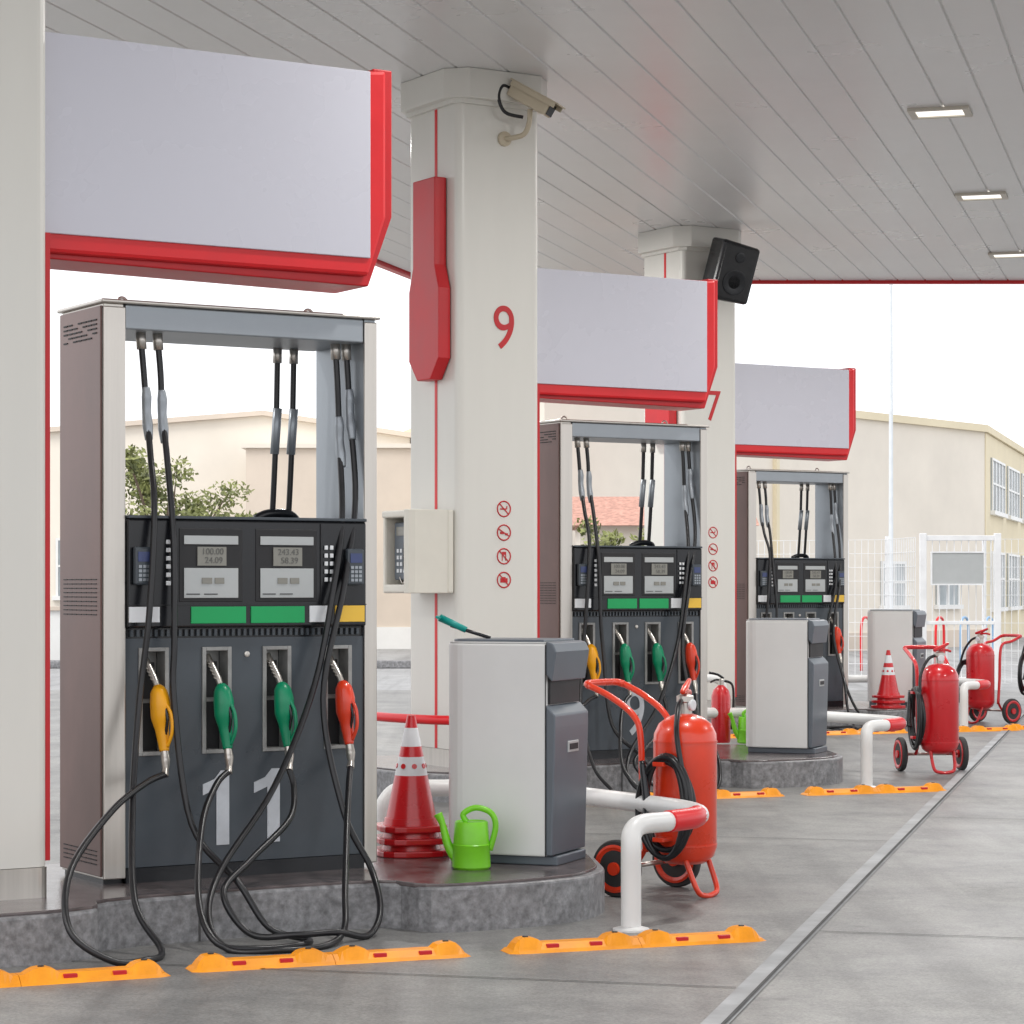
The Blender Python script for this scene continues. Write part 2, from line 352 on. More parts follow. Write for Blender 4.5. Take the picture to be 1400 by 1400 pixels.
    tube(p,'rear_hook',[(.9,.46,1.51),(.96,.45,1.535),(1.06,.45,1.535),(1.1,.46,1.51)],.02,'black',seg=8)
    return p

def column(k,num):
    p=E('canopy_column',W(k,-.98,-.25,KH),ANG)
    w,d=.65,.68; T=4.88-KH
    def rr(x0,y0,x1,y1,r,n=5):
        pts=[]
        for cx,cy,a0 in ((x1-r,y1-r,0),(x0+r,y1-r,90),(x0+r,y0+r,180),(x1-r,y0+r,270)):
            for i in range(n+1):
                a=R(a0+90*i/n); pts.append((cx+r*math.cos(a),cy+r*math.sin(a)))
        return pts
    slab(p,'shaft',rr(0,0,w,d,.05),.12,T-.2,'colwhite')
    slab(p,'steel_plinth',rr(-.004,-.004,w+.004,d+.004,.05),0,.118,'steel')
    def ch(m,c): return [(-m+c,-m),(w+m-c,-m),(w+m,-m+c),(w+m,d+m-c),(w+m-c,d+m),(-m+c,d+m),(-m,d+m-c),(-m,-m+c)]
    slab(p,'capital',ch(.085,.13),T-.2,T-.001,'colwhite',.006)
    slab(p,'capital_neck',ch(.03,.06),T-.23,T-.2,'colwhite')
    box(p,'red_stripe',(-.004,.275,.12),(.004,.305,T-.23),'red')
    box(p,'red_stripe_2',(w-.004,.03,.14),(w+.016,.06,2.6),'redd')
    zz=lambda z:z-KH
    yc=.29; nar,wid=.15,.205
    poly=[(yc-nar,zz(4.17)),(yc+nar,zz(4.17)),(yc+nar,zz(3.58)),(yc+wid,zz(3.42)),(yc+wid,zz(2.95)),(yc+wid*.45,zz(2.81)),(yc-wid*.45,zz(2.81)),(yc-wid,zz(2.95)),(yc-wid,zz(3.42)),(yc-nar,zz(3.58))]
    prismx(p,'red_plaque',poly,-.10,-.006,'redd',.008)
    if k>0: text(p,'column_number',num,.42,'redd',(.36,-.003,zz(3.15)),sx=.9,ext=.0015)
    for i,z in enumerate((1.94,1.78,1.62,1.46)):
        cx=.36
        tube(p,'prohibition_ring',[(cx+.052*math.cos(a),-.002,zz(z)+.052*math.sin(a)) for a in [j*math.pi/8 for j in range(16)]],.0048,'redd',seg=6,closed=True,smooth_n=1)
        box(p,'prohibition_bar',(cx-.05,-.006,zz(z)-.003),(cx+.05,-.001,zz(z)+.003),'redd',rot=(0,R(45 if i!=1 else 30),0))
        if i==0: boxes(p,'pictogram',[((cx-.03,-.004,zz(z)-.005),(cx+.02,-.001,zz(z)+.004)),((cx+.02,-.004,zz(z)),(cx+.026,-.001,zz(z)+.02))],'redd')
        if i==1: boxes(p,'pictogram',[((cx-.03,-.004,zz(z)-.010),(cx+.0,-.001,zz(z)+.006)),((cx+.008,-.004,zz(z)-.018),(cx+.03,-.001,zz(z)-.004))],'redd')
        if i==2: boxes(p,'pictogram',[((cx-.016,-.004,zz(z)-.03),(cx-.011,-.001,zz(z)+.03)),((cx+.011,-.004,zz(z)-.03),(cx+.016,-.001,zz(z)+.03)),((cx-.011,-.004,zz(z)+.01),(cx+.011,-.001,zz(z)+.03))],'redd')
        if i==3: boxes(p,'pictogram',[((cx-.028,-.004,zz(z)-.018),(cx+.028,-.001,zz(z)+.012)),((cx-.012,-.004,zz(z)+.012),(cx+.012,-.001,zz(z)+.02))],'redd')
    return p

def sign(k):
    p=E('advertising_sign_panel',W(k,0,-.1,0),ANG)
    zb,zt=2.715,3.60
    prism(p,'red_body',[(-.33,zb),(1.13,zb-.02),(1.165,zb-.02),(1.28,3.0),(1.28,zt+.03),(1.19,zt+.03),(1.17,zt-.005),(-.33,zt-.005)],.0,.30,'redd',.006)
    prism(p,'red_front_frame',[(-.33,zb+.02),(1.15,zb+.02),(1.235,2.99),(1.235,zt+.02),(1.155,zt+.01),(-.33,zt+.0)],-.035,-.001,'red',.018)
    box(p,'white_face',(-.33,-.048,zb+.095),(1.15,-.034,zt+.004),'signw',.003)
    box(p,'white_face_back',(-.33,.301,zb+.09),(1.15,.312,zt-.01),'signw',.003)
    box(p,'mounting_arm',(-.34,.1,3.0),(-.3,.2,3.3),'alu')
    return p

ISL=[(-1.38,-.3),(-1.2,-.6),(-.95,-.66),(-.29,-.66),(-.2,-.4),(1.08,-.4),(1.14,-.72),(1.6,-.75),(1.9,-.69),(2.12,-.5),(2.25,-.25),(2.38,0),(2.42,.3),(2.25,.75),(1.9,1.05),(1.14,1.15),(1.08,.88),(-.2,.88),(-.29,1.15),(-.95,1.15),(-1.2,1.05),(-1.38,.7),(-1.42,.2)]
def island(k):
    p=E('pump_island',W(k,0,0,0),ANG)
    pl=chaikin(ISL,2)
    slab(p,'kerb_body',pl,-.05,KH-.012,'granite',.012)
    cx=sum(a for a,b in pl)/len(pl); 
    inn=[(cx+(a-cx)*.985,.22+(b-.22)*.965) for a,b in pl]
    slab(p,'top_surface',inn,KH-.02,KH,'kerbdark',.006)
    jn=[((-.012+x,-.404,.0),(-.004+x,-.398,KH-.02)) for x in (.25,.86)]
    boxes(p,'kerb_joints',jn,'joint')
    return p

def cabinet(k):
    ox,oy=-.31+TX*k-(.07 if k==2 else 0),10.97+TY*k
    p=E('service_bin_unit',(ox,oy,KH),R(-22))
    w,d=.535,.42
    def rp(x0,y0,x1,y1,rl,n=6):
        pts=[(x1,y0),(x1,y1)]
        for cx,cy,a0 in ((x0+rl,y1-rl,90),(x0+rl,y0+rl,180)):
            for i in range(n+1):
                a=R(a0+90*i/n); pts.append((cx+rl*math.cos(a),cy+rl*math.sin(a)))
        return pts
    slab(p,'base_plate',[(.03,.03),(w+.0,.03),(w+.0,d-.03),(.03,d-.03)],0,.04,'cabgrey',.006)
    slab(p,'white_body',rp(0,0,w-.045,d,.1),.04,.965,'white',.008)
    slab(p,'tray_rim',rp(.003,.003,w-.048,d-.003,.1),.966,.972,'white')
    slab(p,'top_tray',rp(.02,.02,w-.06,d-.02,.09),.972,.982,'cabgrey',.003)
    X=w-.045
    prism(p,'lower_door',[(X+.002,.045),(X+.03,.045),(X+.045,.60),(X+.045,.655),(X+.002,.70)],.0,d,'cabgrey',.006)
    prism(p,'upper_hood',[(X+.002,.83),(X+.03,.80),(X+.05,.93),(X+.035,.965),(X+.002,.975)],.0,d,'cabgrey',.006)
    box(p,'bin_opening',(X+.001,.03,.70),(X+.012,d-.03,.83),'dark')
    box(p,'handle_plate',(X+.04,.16,.485),(X+.0475,.29,.535),'silver',.003)
    box(p,'handle_slot',(X+.045,.175,.497),(X+.050,.275,.523),'dark')
    box(p,'body_seam',(X-.001,-.002,.04),(X+.003,.0,.96),'dark')
    return p

def wiper(k):
    ox,oy=-.283+TX*k,10.95+TY*k
    p=E('window_squeegee',(ox-.01,oy+.15,KH+.98),R(-10))
    tube(p,'handle',[(.2,.0,.005),(.02,.0,.06)],.008,'black',curve=False,seg=8)
    tube(p,'brush_head',[(.09,.0,.04),(-.03,.0,.095)],[.014,.017],'teal',curve=False,seg=10)
    box(p,'blade',(-.04,-.05,.09),(-.02,.05,.1),'teal',rot=(0,R(25),0))
    return p

def guard(k):
    p=E('bollard_guard_rail',W(k,0,0,0),ANG)
    z=.43
    pts=[(1.88,-1.04,.0),(1.88,-1.04,.2),(1.88,-1.04,.34),(1.90,-1.02,.40),(1.96,-1.0,z),(2.12,-.95,z),(2.3,-.88,z),(2.44,-.74,z),(2.52,-.5,z),(2.53,-.2,z),(2.53,.2,z),(2.5,.6,z),(2.4,.9,z),(2.2,1.05,z),(1.98,1.07,z),(1.9,1.08,.38),(1.88,1.08,.3),(1.88,1.08,0)]
    tube(p,'white_pipe',pts,.042,'white',seg=18,smooth_n=6)
    tube(p,'red_band',[(2.13,-.947,z),(2.22,-.915,z),(2.31,-.872,z),(2.38,-.81,z)],.0465,'red',seg=18)
    lathe(p,'base_flange',[(.075,0),(.075,.012),(.045,.02)],'white',loc=(1.88,-1.04,0))
    lathe(p,'base_flange',[(.075,0),(.075,.012),(.045,.02)],'white',loc=(1.88,1.08,0))
    q=E('bollard_guard_rail',W(k,0,0,0),ANG)
    z=.56
    A=[(-1.05,-1.0,.0),(-1.05,-1.0,.3),(-1.06,-1.0,.5),(-1.14,-.98,z),(-1.25,-.95,z),(-1.34,-.9,z)]
    Bm=[(-1.34,-.9,z),(-1.46,-.75,z),(-1.55,-.4,z),(-1.56,.0,z),(-1.56,.6,z),(-1.5,.85,z)]
    C=[(-1.5,.85,z),(-1.42,1.0,z),(-1.2,1.12,z),(-1.1,1.13,.5),(-1.08,1.13,.3),(-1.08,1.13,0)]
    tube(q,'white_pipe',A,.038,'white',seg=14,smooth_n=5)
    tube(q,'red_pipe',Bm,.03,'red',seg=14,smooth_n=6)
    tube(q,'white_pipe_rear',C,.038,'white',seg=14,smooth_n=5)

def wheelstop(x,y,ang,L=1.1):
    p=E('wheel_stop',(x,y,.004),ang)
    for h in range(2):
        x0=h*L/2+.001; x1=(h+1)*L/2-.001
        V=[];F=[];N=30
        for i in range(N+1):
            t=i/N; xx=x0+(x1-x0)*t
            e=min(t if h==0 else 9,(1-t) if h==1 else 9)*(x1-x0)
            hh=.034*min(1,e/.05+.05)
            for c0 in (.085,x1-x0-.085):
                dd=abs(t*(x1-x0)-c0)/.055
                if dd<1: hh+=.022*math.sqrt(1-dd*dd)
            yo=.075-.02*max(0,1-e/.04)
            V+=[(xx,-yo,0),(xx,-yo+.012,.012*min(1,e/.01+.1)),(xx,-.03,hh),(xx,.03,hh),(xx,yo-.012,.012*min(1,e/.01+.1)),(xx,yo,0)]
        for i in range(N):
            for j in range(5): F.append((i*6+j,(i+1)*6+j,(i+1)*6+j+1,i*6+j+1))
        F.append((0,1,2,3,4,5)); F.append(tuple(N*6+j for j in range(6))[::-1])
        add(pyd(V,F),'rubber_half',p,'bump')
        boxes(p,'red_reflectors',[((x0+a,-.056,.011),(x0+a+.05,-.040,.031)) for a in (.155,.335)]+[((x0+a,.040,.011),(x0+a+.05,.056,.031)) for a in (.155,.335)],'redd',.002)
        for a in (.085,x1-x0-.085):
            lathe(p,'bolt',[(.012,0),(.012,.004)],'dark',loc=(x0+a,0,.0545),seg=10)

for k,num in ((0,'11'),(1,'9'),(2,'7')):
    island(k); dispenser(k,num); column(k,num); sign(k); cabinet(k); guard(k)
wiper(0)
for k in range(0,3):
    for (x,y,a) in ((-1.19,9.13,22),(-.03,9.58,20.6)):
        wheelstop(x+TX*k,y+TY*k,R(a+(k-1)*.8),1.09)
    wheelstop(-2.26+TX*k,8.60+TY*k,R(24))
wheelstop(4.9,24.6,R(20))

p=E('payphone_booth',W(1,-.98,-.25,KH),ANG)
z0,z1=1.17,1.73
box(p,'mount_plate',(-.06,.04,z0+.0),(-.006,.53,z1-.0),'phone',.012)
slab(p,'hood_front_wall',[(-.36,.10),(-.35,.05),(-.31,.03),(-.06,.03),(-.06,.07),(-.30,.07),(-.325,.10)],z0,z1,'phone',.006)
box(p,'hood_back_wall',(-.28,.50,z0+.0),(-.06,.535,z1-.0),'phone',.012)
box(p,'hood_top',(-.31,.075,z1-.05),(-.06,.50,z1-.003),'phone',.012)
box(p,'hood_floor',(-.29,.075,z0+.003),(-.06,.50,z0+.06),'phone',.012)
box(p,'phone_set',(-.22,.16,z0+.09),(-.06,.48,z1-.08),'cabgrey',.01)
box(p,'phone_display',(-.226,.24,z1-.17),(-.22,.44,z1-.11),'lcd')
boxes(p,'phone_keys',[((-.226,.32+i*.045,z0+.14+j*.045),(-.22,.345+i*.045,z0+.165+j*.045)) for i in range(3) for j in range(4)],'label_white')
tube(p,'handset',[(-.23,.25,z0+.12),(-.26,.25,z0+.17),(-.26,.25,z0+.32),(-.23,.25,z0+.37)],[.022,.016,.016,.022],'black',seg=10)
tube(p,'handset_cord',[(-.24,.25,z0+.12),(-.25,.28,z0+.08),(-.23,.35,z0+.07),(-.22,.40,z0+.11)],.006,'steel',seg=6)

# cctv
p=E('security_camera',W(1,-.62,-.25,0),ANG)
lathe(p,'wall_mount',[(.05,0),(.05,.02),(.03,.03)],'beige',loc=(0,0,4.44),rot=(R(90),0,0))
tube(p,'bracket_arm',[(0,-.02,4.44),(.03,-.10,4.44),(.07,-.15,4.46),(.09,-.18,4.53),(.09,-.19,4.62)],.018,'beige',seg=10)
c=E('camera_housing'); c.parent=p; c.location=(.10,-.20,4.68); c.rotation_euler=(R(-6),R(30),R(-58))
box(c,'housing',(-.17,-.055,-.05),(.16,.055,.05),'beige',.012)
box(c,'sun_shield',(-.19,-.066,.052),(.22,.066,.062),'beige',.004)
boxes(c,'shield_sides',[((-.17,-.066,.02),(.20,-.060,.052)),((-.17,.060,.02),(.20,.066,.052))],'beige')
box(c,'lens_glass',(.161,-.045,-.04),(.166,.045,.04),'black',.002)
tube(p,'cable',[(-.0,-.08,4.77),(-.06,-.08,4.78),(-.09,-.08,4.70),(-.05,-.1,4.60),(.06,-.15,4.57)],.012,'rubber',seg=8)

p=E('loudspeaker',W(2,-.66,-.47,4.45),0); p.rotation_euler=(R(12),R(10),ANG-R(10))
prism(p,'enclosure',[(-.2,-.29),(.2,-.27),(.2,.27),(-.2,.29)],-.3,-.0,'black',.03)
box(p,'grille',(-.17,-.312,-.25),(.17,-.301,.25),'rubber',.02)
lathe(p,'woofer_ring',[(.12,0),(.12,.008),(.1,.01),(.06,-.0)],'black',loc=(0,-.312,-.09),rot=(R(90),0,0))
lathe(p,'tweeter_ring',[(.05,0),(.05,.008),(.03,.01)],'black',loc=(0,-.312,.15),rot=(R(90),0,0))
box(p,'wall_bracket',(-.04,0,-.06),(.04,.24,.06),'black')

# ---------------------------------------------------------------- trolley extinguishers
def trolley(x,y,rz,m,hs=1.0):
    p=E('wheeled_fire_extinguisher',(x,y,.004),rz)
    r=.145
    lathe(p,'cylinder',[(.02,.14),(.09,.15),(.13,.18),(r,.22),(r,.70),(.142,.74),(.12,.785),(.08,.815),(.035,.83)],m,seg=40)
    lathe(p,'weld_band',[(r+.002,.70),(r+.002,.708)],m,seg=40)
    lathe(p,'lower_band',[(r+.002,.232),(r+.002,.240)],m,seg=40)
    lathe(p,'neck',[(.032,.825),(.032,.88),(.04,.885),(.04,.91),(.02,.92)],'steel',seg=16)
    lathe(p,'gauge',[(.024,0),(.026,.015),(.02,.018)],'label_white',loc=(0,-.03,.87),rot=(R(90),0,0),seg=16)
    tube(p,'valve_lever',[(-.05,-.02,.93),(0,0,.945),(.08,.03,.98)],[.012,.018,.01],m,seg=8)
    tube(p,'valve_lever_low',[(0,0,.925),(.06,.02,.93),(.1,.04,.92)],.01,m,seg=8)
    for s in (-1,1):
        X=s*.125
        tube(p,'frame_tube',[(X,.13,.2),(X,.15,.45),(X,.16,.72),(X,.2,.82),(X*1.05,.32,.90*hs),(X*1.1,.44,.95*hs)],.015,m,seg=10)
        tube(p,'axle_strut',[(X,.13,.22),(X,.17,.16),(X,.2,.13)],.013,m,seg=8)
        wx=s*.24
        lathe(p,'tyre',[(.108,-.02),(.124,-.02),(.13,-.012),(.13,.012),(.124,.02),(.108,.02)],'rim',loc=(wx,.21,.13),rot=(0,R(90),0),seg=36)
        lathe(p,'wheel_rim',[(.03,-.016),(.08,-.018),(.098,-.028),(.109,-.026),(.109,.026),(.098,.028),(.08,.018),(.03,.016)],m,loc=(wx,.21,.13),rot=(0,R(90),0),seg=36)
        lathe(p,'hub',[(.03,-.034),(.03,.034)],m,loc=(wx,.21,.13),rot=(0,R(90),0),seg=16)
        for a in [i*math.pi/3 for i in range(6)]:
            lathe(p,'rim_hole',[(.011,-.0195),(.011,.0195)],'dark',loc=(wx,.21+.06*math.cos(a),.13+.06*math.sin(a)),rot=(0,R(90),0),seg=10)
    tube(p,'axle',[(-.24,.21,.13),(.24,.21,.13)],.012,'steel',curve=False,seg=8)
    tube(p,'handle_grip',[(-.137,.44,.95*hs),(-.1,.47,.96*hs),(.1,.47,.96*hs),(.137,.44,.95*hs)],.017,m,seg=10)
    tube(p,'front_foot',[(-.09,-.06,.18),(-.08,-.12,.04),(-.03,-.13,.012),(.03,-.13,.012),(.08,-.12,.04),(.09,-.06,.18)],.013,m,seg=8)
    boxes(p,'hose_hook',[((-.22,-.03,.60),(-.14,.03,.62)),((-.22,-.03,.26),(-.14,.03,.28))],m,.003)
    pts=[]
    for i in range(5*16+1):
        a=i/16*2*math.pi; t=i/80
        ry=.125+.02*math.sin(i*.13); rz_=.215+.02*math.sin(i*.19)
        pts.append((-.168-.035*abs(math.sin(t*9)),ry*math.cos(a)-.02,.42+rz_*math.sin(a)))
    tube(p,'hose_coil',pts,.0135,'rubber',seg=8,smooth_n=2)
    tube(p,'hose_lead',[(-.03,0,.89),(-.1,-.03,.86),(-.17,-.07,.74),(-.19,-.12,.55)],.0125,'rubber',seg=8)
    tube(p,'discharge_horn',[(-.2,.1,.62),(-.22,.06,.45),(-.23,.04,.35)],[.014,.02,.03],'black',seg=12)
    return p
trolley(.79,11.35,R(52),'orange_red')
trolley(3.24,18.85,R(8),'exred',.98)
trolley(4.84,25.7,R(-55),'exred',.94)
trolley(6.0,28.2,R(-40),'exred')

def extinguisher(x,y,z):
    p=E('fire_extinguisher',(x,y,z),R(20))
    lathe(p,'cylinder',[(.07,0),(.075,.02),(.075,.36),(.06,.41),(.03,.44),(.02,.45)],'exred')
    lathe(p,'valve',[(.022,.44),(.022,.49),(.012,.5)],'steel',seg=14)
    tube(p,'lever',[(.02,0,.5),(-.03,0,.53),(-.1,0,.545)],.01,'black',seg=8)
    tube(p,'grip',[(.02,0,.48),(-.04,0,.49),(-.09,0,.47)],.008,'black',seg=8)
    tube(p,'hose',[(.03,0,.48),(.1,.0,.44),(.105,0,.25),(.09,0,.1)],.01,'rubber',seg=8)
extinguisher(1.63,19.4,KH)

def can(x,y,z,rz):
    p=E('watering_can',(x,y,z),rz)
    lathe(p,'body',[(.075,0),(.084,.01),(.08,.10),(.082,.104),(.078,.108),(.072,.2),(.068,.205),(.062,.20)],'lime',seg=32)
    tube(p,'spout',[(-.06,0,.04),(-.10,0,.1),(-.125,0,.19),(-.145,0,.235)],[.028,.02,.014,.02],'lime',seg=12)
    tube(p,'handle',[(-.02,0,.2),(-.035,0,.235),(.02,0,.262),(.085,0,.24),(.105,0,.18),(.08,0,.08)],.013,'lime',seg=10)
can(-.175,10.70,KH,R(-5)); can(1.83,19.3,KH,R(10))

def cone(x,y,z,rz,s=1):
    p=E('traffic_cone',(x,y,z),rz); p.scale=(s,s,s)
    for i in range(3):
        zz=i*.055
        pl=chaikin([(-.165,-.165),(.165,-.165),(.165,.165),(-.165,.165)],2)
        slab(p,'base_plate',[(a*(1-.03*i),b*(1-.03*i)) for a,b in pl],zz,zz+.028,'exred',.006)
        lathe(p,'stacked_skirt',[(.135-.004*i,zz+.028),(.128-.004*i,zz+.058)],'exred')
    def rr(t): return .115+(.018-.115)*t
    zb,zt=.165,.63
    def seg(n,t0,t1,m): 
        lathe(p,n,[(rr(t0),zb+(zt-zb)*t0),(rr(t1),zb+(zt-zb)*t1)],m)
    seg('lower_cone',0,.42,'exred'); seg('white_band',.42,.60,'label_white'); seg('red_band',.60,.70,'exred'); seg('white_band_2',.70,.88,'label_white'); seg('tip',.88,1,'exred')
    for a in range(8):
        t=.51; an=a*math.pi/4
        lathe(p,'red_dot',[(.012,0),(.012,.004)],'exred',loc=((rr(t)-.001)*math.cos(an),(rr(t)-.001)*math.sin(an),zb+(zt-zb)*t),rot=(0,R(90-12),an),seg=10)
cone(-.457,11.27,KH,R(15)); cone(3.78,24.98,KH,R(30),.92)

# ---------------------------------------------------------------- canopy
cp=E('station_canopy')
sx,sy=.266,.964; px,py=.964,-.266
LX,LY=-1.13,27.4; CZ=4.88
V=[];F=[]
pw=.30; NP=50
def endt(pp,Y): return (Y-LY-py*pp)/sy
YN,YF=6.2,28.1
prof=[]
for i in range(NP):
    a=i*pw
    prof+=[(a,CZ+.012),(a+.006,CZ+.012),(a+.014,CZ),(a+pw-.008,CZ),(a+pw-.0,CZ+.012)]
prof=[(round(a,4),z) for a,z in prof]
for a,z in prof:
    t0,t1=endt(a,YN),endt(a,YF)
    V+=[(LX+px*a+sx*t0,LY+py*a+sy*t0,z),(LX+px*a+sx*t1,LY+py*a+sy*t1,z)]
for i in range(len(prof)-1): F.append((2*i,2*i+1,2*i+3,2*i+2))
add(pyd(V,F),'soffit_planks',cp,'ceil')
PWW=NP*pw
def cpt(a,Y): t=endt(a,Y); return (LX+px*a+sx*t,LY+py*a+sy*t)
slab(cp,'roof_slab',[cpt(-.1,YN-.1),cpt(PWW+.1,YN-.1),cpt(PWW+.1,YF+.1),cpt(-.1,YF+.1)],CZ+.05,CZ+.75,'white')
def fascia(A,B,n):
    A=Vector(A);B=Vector(B);d=(B-A).normalized();nrm=Vector((-d.y,d.x))*.04
    slab(cp,n,[A-nrm,B-nrm,B+nrm,A+nrm],CZ-.035,CZ+.049,'red')
fascia(cpt(-.06,YN-.06),cpt(-.06,YF+.06),'fascia_left'); fascia(cpt(-.02,YF+.06),cpt(PWW,YF+.06),'fascia_far'); fascia(cpt(-.02,YN-.06),cpt(PWW,YN-.06),'fascia_near'); fascia(cpt(PWW+.06,YN),cpt(PWW+.06,YF),'fascia_right')

def lamp(x,y,pw_):  # builds the seen ceiling lamps and the added, unseen ones alike
    p=E('ceiling_lamp_seen_or_added',(x,y,CZ),math.atan2(-.266,.964))
    boxes(p,'frame',[((-.22,-.17,-.022),(.22,-.125,-.001)),((-.22,.125,-.022),(.22,.17,-.001)),((-.22,-.125,-.022),(-.17,.125,-.001)),((.17,-.125,-.022),(.22,.125,-.001))],'lampframe')
    box(p,'lens',(-.17,-.125,-.012),(.17,.125,-.004),'lamp')
    ld=D.lights.new('lamp_light','AREA'); ld.shape='RECTANGLE'; ld.size=.34; ld.size_y=.25; ld.energy=pw_; ld.color=(1,.98,.95)
    lo=D.objects.new('lamp_light',ld); COL.objects.link(lo); lo.parent=p; lo.location=(0,0,-.026)
LW=85
for i in range(-2,3): lamp(3.12+1.035*i,18.12+3.88*i,LW)  # far lamps are seen; nearer ones added out of frame to brighten the forecourt
for i in (0,1): lamp(3.12+1.035*i-4.43,18.12+3.88*i+1.22,LW)  # added lamps hidden behind sign and column, only to raise the light here
lamp(3.12-3.1-4.43+.3,11.2,LW)  # extra lamp added off frame for more light under the canopy
for i in (-1,1): lamp(3.12+1.035*i+4.43,18.12+3.88*i-1.22,LW)  # right-hand lamps added out of frame to lift the light level

# ---------------------------------------------------------------- ground
g=D.meshes.new('g'); g.from_pydata([(-500,-300,0),(500,-300,0),(500,900,0),(-500,900,0)],[],[(0,1,2,3)])
add(g,'ground',None,'ground')
fc=D.meshes.new('f'); fc.from_pydata([(-14,-8,.004),(22,-8,.004),(22,34,.004),(-14,34,.004)],[],[(0,1,2,3)])
add(fc,'forecourt_pavement',None,'concrete')
def strip(A,d,L,w,z,m,name,parent):
    A=Vector(A);d=Vector(d).normalized();n=Vector((-d.y,d.x))*w/2;B=A+d*L
    me=D.meshes.new(name); me.from_pydata([(A.x-n.x,A.y-n.y,z),(A.x+n.x,A.y+n.y,z),(B.x+n.x,B.y+n.y,z),(B.x-n.x,B.y-n.y,z)],[],[(3,2,1,0)])
    add(me,name,parent,m)
j=E('pavement_joints')
sd=(2.75,10.75)
A0=Vector((.661,8.03)); dd=Vector(sd).normalized()
nn=Vector((dd.y,-dd.x))
strip(A0-dd*12,sd,40,.09,.008,'channel','lane_joint_edge',j); strip(A0-dd*12+nn*.03,sd,40,.014,.012,'joint','lane_joint',j)
for q in (4.6,9.2): strip(A0-dd*12+nn*q,sd,40,.018,.008,'joint','joint',j)
for t in (-3,2.2,7.4,12.6,17.8): 
    strip(A0+dd*t+nn*.05,nn,9,.010,.008,'joint','cross_joint',j)
    strip(A0+dd*(t-1.5)-nn*.05,-nn,9,.010,.008,'joint','cross_joint',j)

# ---------------------------------------------------------------- background buildings
def wallbox(p,name,A,B,s0,s1,z0,z1,t0,t1,m,bevel=0):
    A=Vector(A);B=Vector(B);d=(B-A).normalized();n=Vector((d.y,-d.x))
    P=[A+d*s0+n*t0,A+d*s1+n*t0,A+d*s1+n*t1,A+d*s0+n*t1]
    slab(p,name,[(q.x,q.y) for q in P],z0,z1,m,bevel)
def window(p,A,B,s0,s1,z0,z1,nm=3):
    wallbox(p,'window_glass',A,B,s0,s1,z0,z1,0.0,.03,'glass')
    wallbox(p,'window_sill',A,B,s0-.08,s1+.08,z0-.1,z0,0.0,.12,'white')
    wallbox(p,'window_head',A,B,s0,s1,z1-.06,z1,.031,.06,'white')
    for i in range(nm+1):
        s=s0+(s1-s0-.06)*i/nm
        wallbox(p,'window_mullion',A,B,s,s+.06,z0,z1-.06,.031,.06,'white')
    wallbox(p,'window_transom',A,B,s0+.06,s1-.06,(z0+z1)/2,(z0+z1)/2+.05,.031,.055,'white')
b=E('factory_building')
A=(.6,46);B=(11.4,60);C=(19.3,87);Dd=(-6,80)
slab(b,'walls',[A,B,C,Dd],0,5.15,'cream')
slab(b,'parapet',[(.5,45.85),(11.45,59.85),(19.5,87.2),(-6.2,80.2)],5.152,5.32,'cream2')
wallbox(b,'yellow_side_wall',B,C,.05,27.9,0,5.14,.003,.03,'cream2')
for s in (1.2,5.6,10,14.4,18.8):
    window(b,(B[0]+.03,B[1]-.01),(C[0]+.03,C[1]-.01),s,s+3.4,3.3,4.6,4)
    window(b,(B[0]+.03,B[1]-.01),(C[0]+.03,C[1]-.01),s,s+3.4,.9,2.3,4)
for s in (12.6,15.2): window(b,A,B,s,s+1.1,1.0,2.0,2)
wallbox(b,'downpipe',A,B,8.0,8.12,0,5.1,.0,.1,'cream2')
wallbox(b,'plinth',A,B,0,17.6,0,.4,.0,.05,'tan')

b=E('warehouse_building')
front=[(-22,0),(-2.47,0),(-2.47,5.02),(-6,5.55),(-22,4.3)]
n=len(front)
Vv=[(x,60,z) for x,z in front]+[(x,80,z) for x,z in front]
Ff=[tuple(range(n)),tuple(range(n,2*n))[::-1]]+[(i,(i+1)%n,n+(i+1)%n,n+i) for i in range(n)]
add(pyd(Vv,Ff),'gable_walls',b,'cream')
def rl(x): return 5.02+(5.55-5.02)*( -2.47-x)/3.53 if x>-6 else 5.55-(5.55-4.3)*(-6-x)/16
for xa,xb in ((-22.2,-6.0),(-6.0,-2.3)):
    prism(b,'verge_trim',[(xa,rl(xa)+.003),(xb,rl(xb)+.003),(xb,rl(xb)+.12),(xa,rl(xa)+.12)],59.85,80.1,'tan')
box(b,'annex',(-6.1,57.0,0),(-2.3,59.99,4.6),'tan'); box(b,'annex_cap',(-6.2,56.9,4.603),(-2.2,59.84,4.70),'cream')
box(b,'annex_plinth',(-6.12,56.96,0),(-2.28,56.999,.5),'white')
for x in (-17,-14,-11,-8.6):
    window(b,(-22,60),(-2,60),x+22,x+23.2,1.2,2.6,2)
box(b,'roller_door',(-5.3,56.95,0.0),(-3.5,56.99,2.4),'silver')
b=E('boundary_wall')
box(b,'wall',(-22,44,0),(-3.2,44.2,1.0),'white',.01); box(b,'coping',(-22,43.95,1.0),(-3.15,44.25,1.07),'tan'); box(b,'kerb',(-22,43.2,0),(2,43.5,.14),'granite',.02)

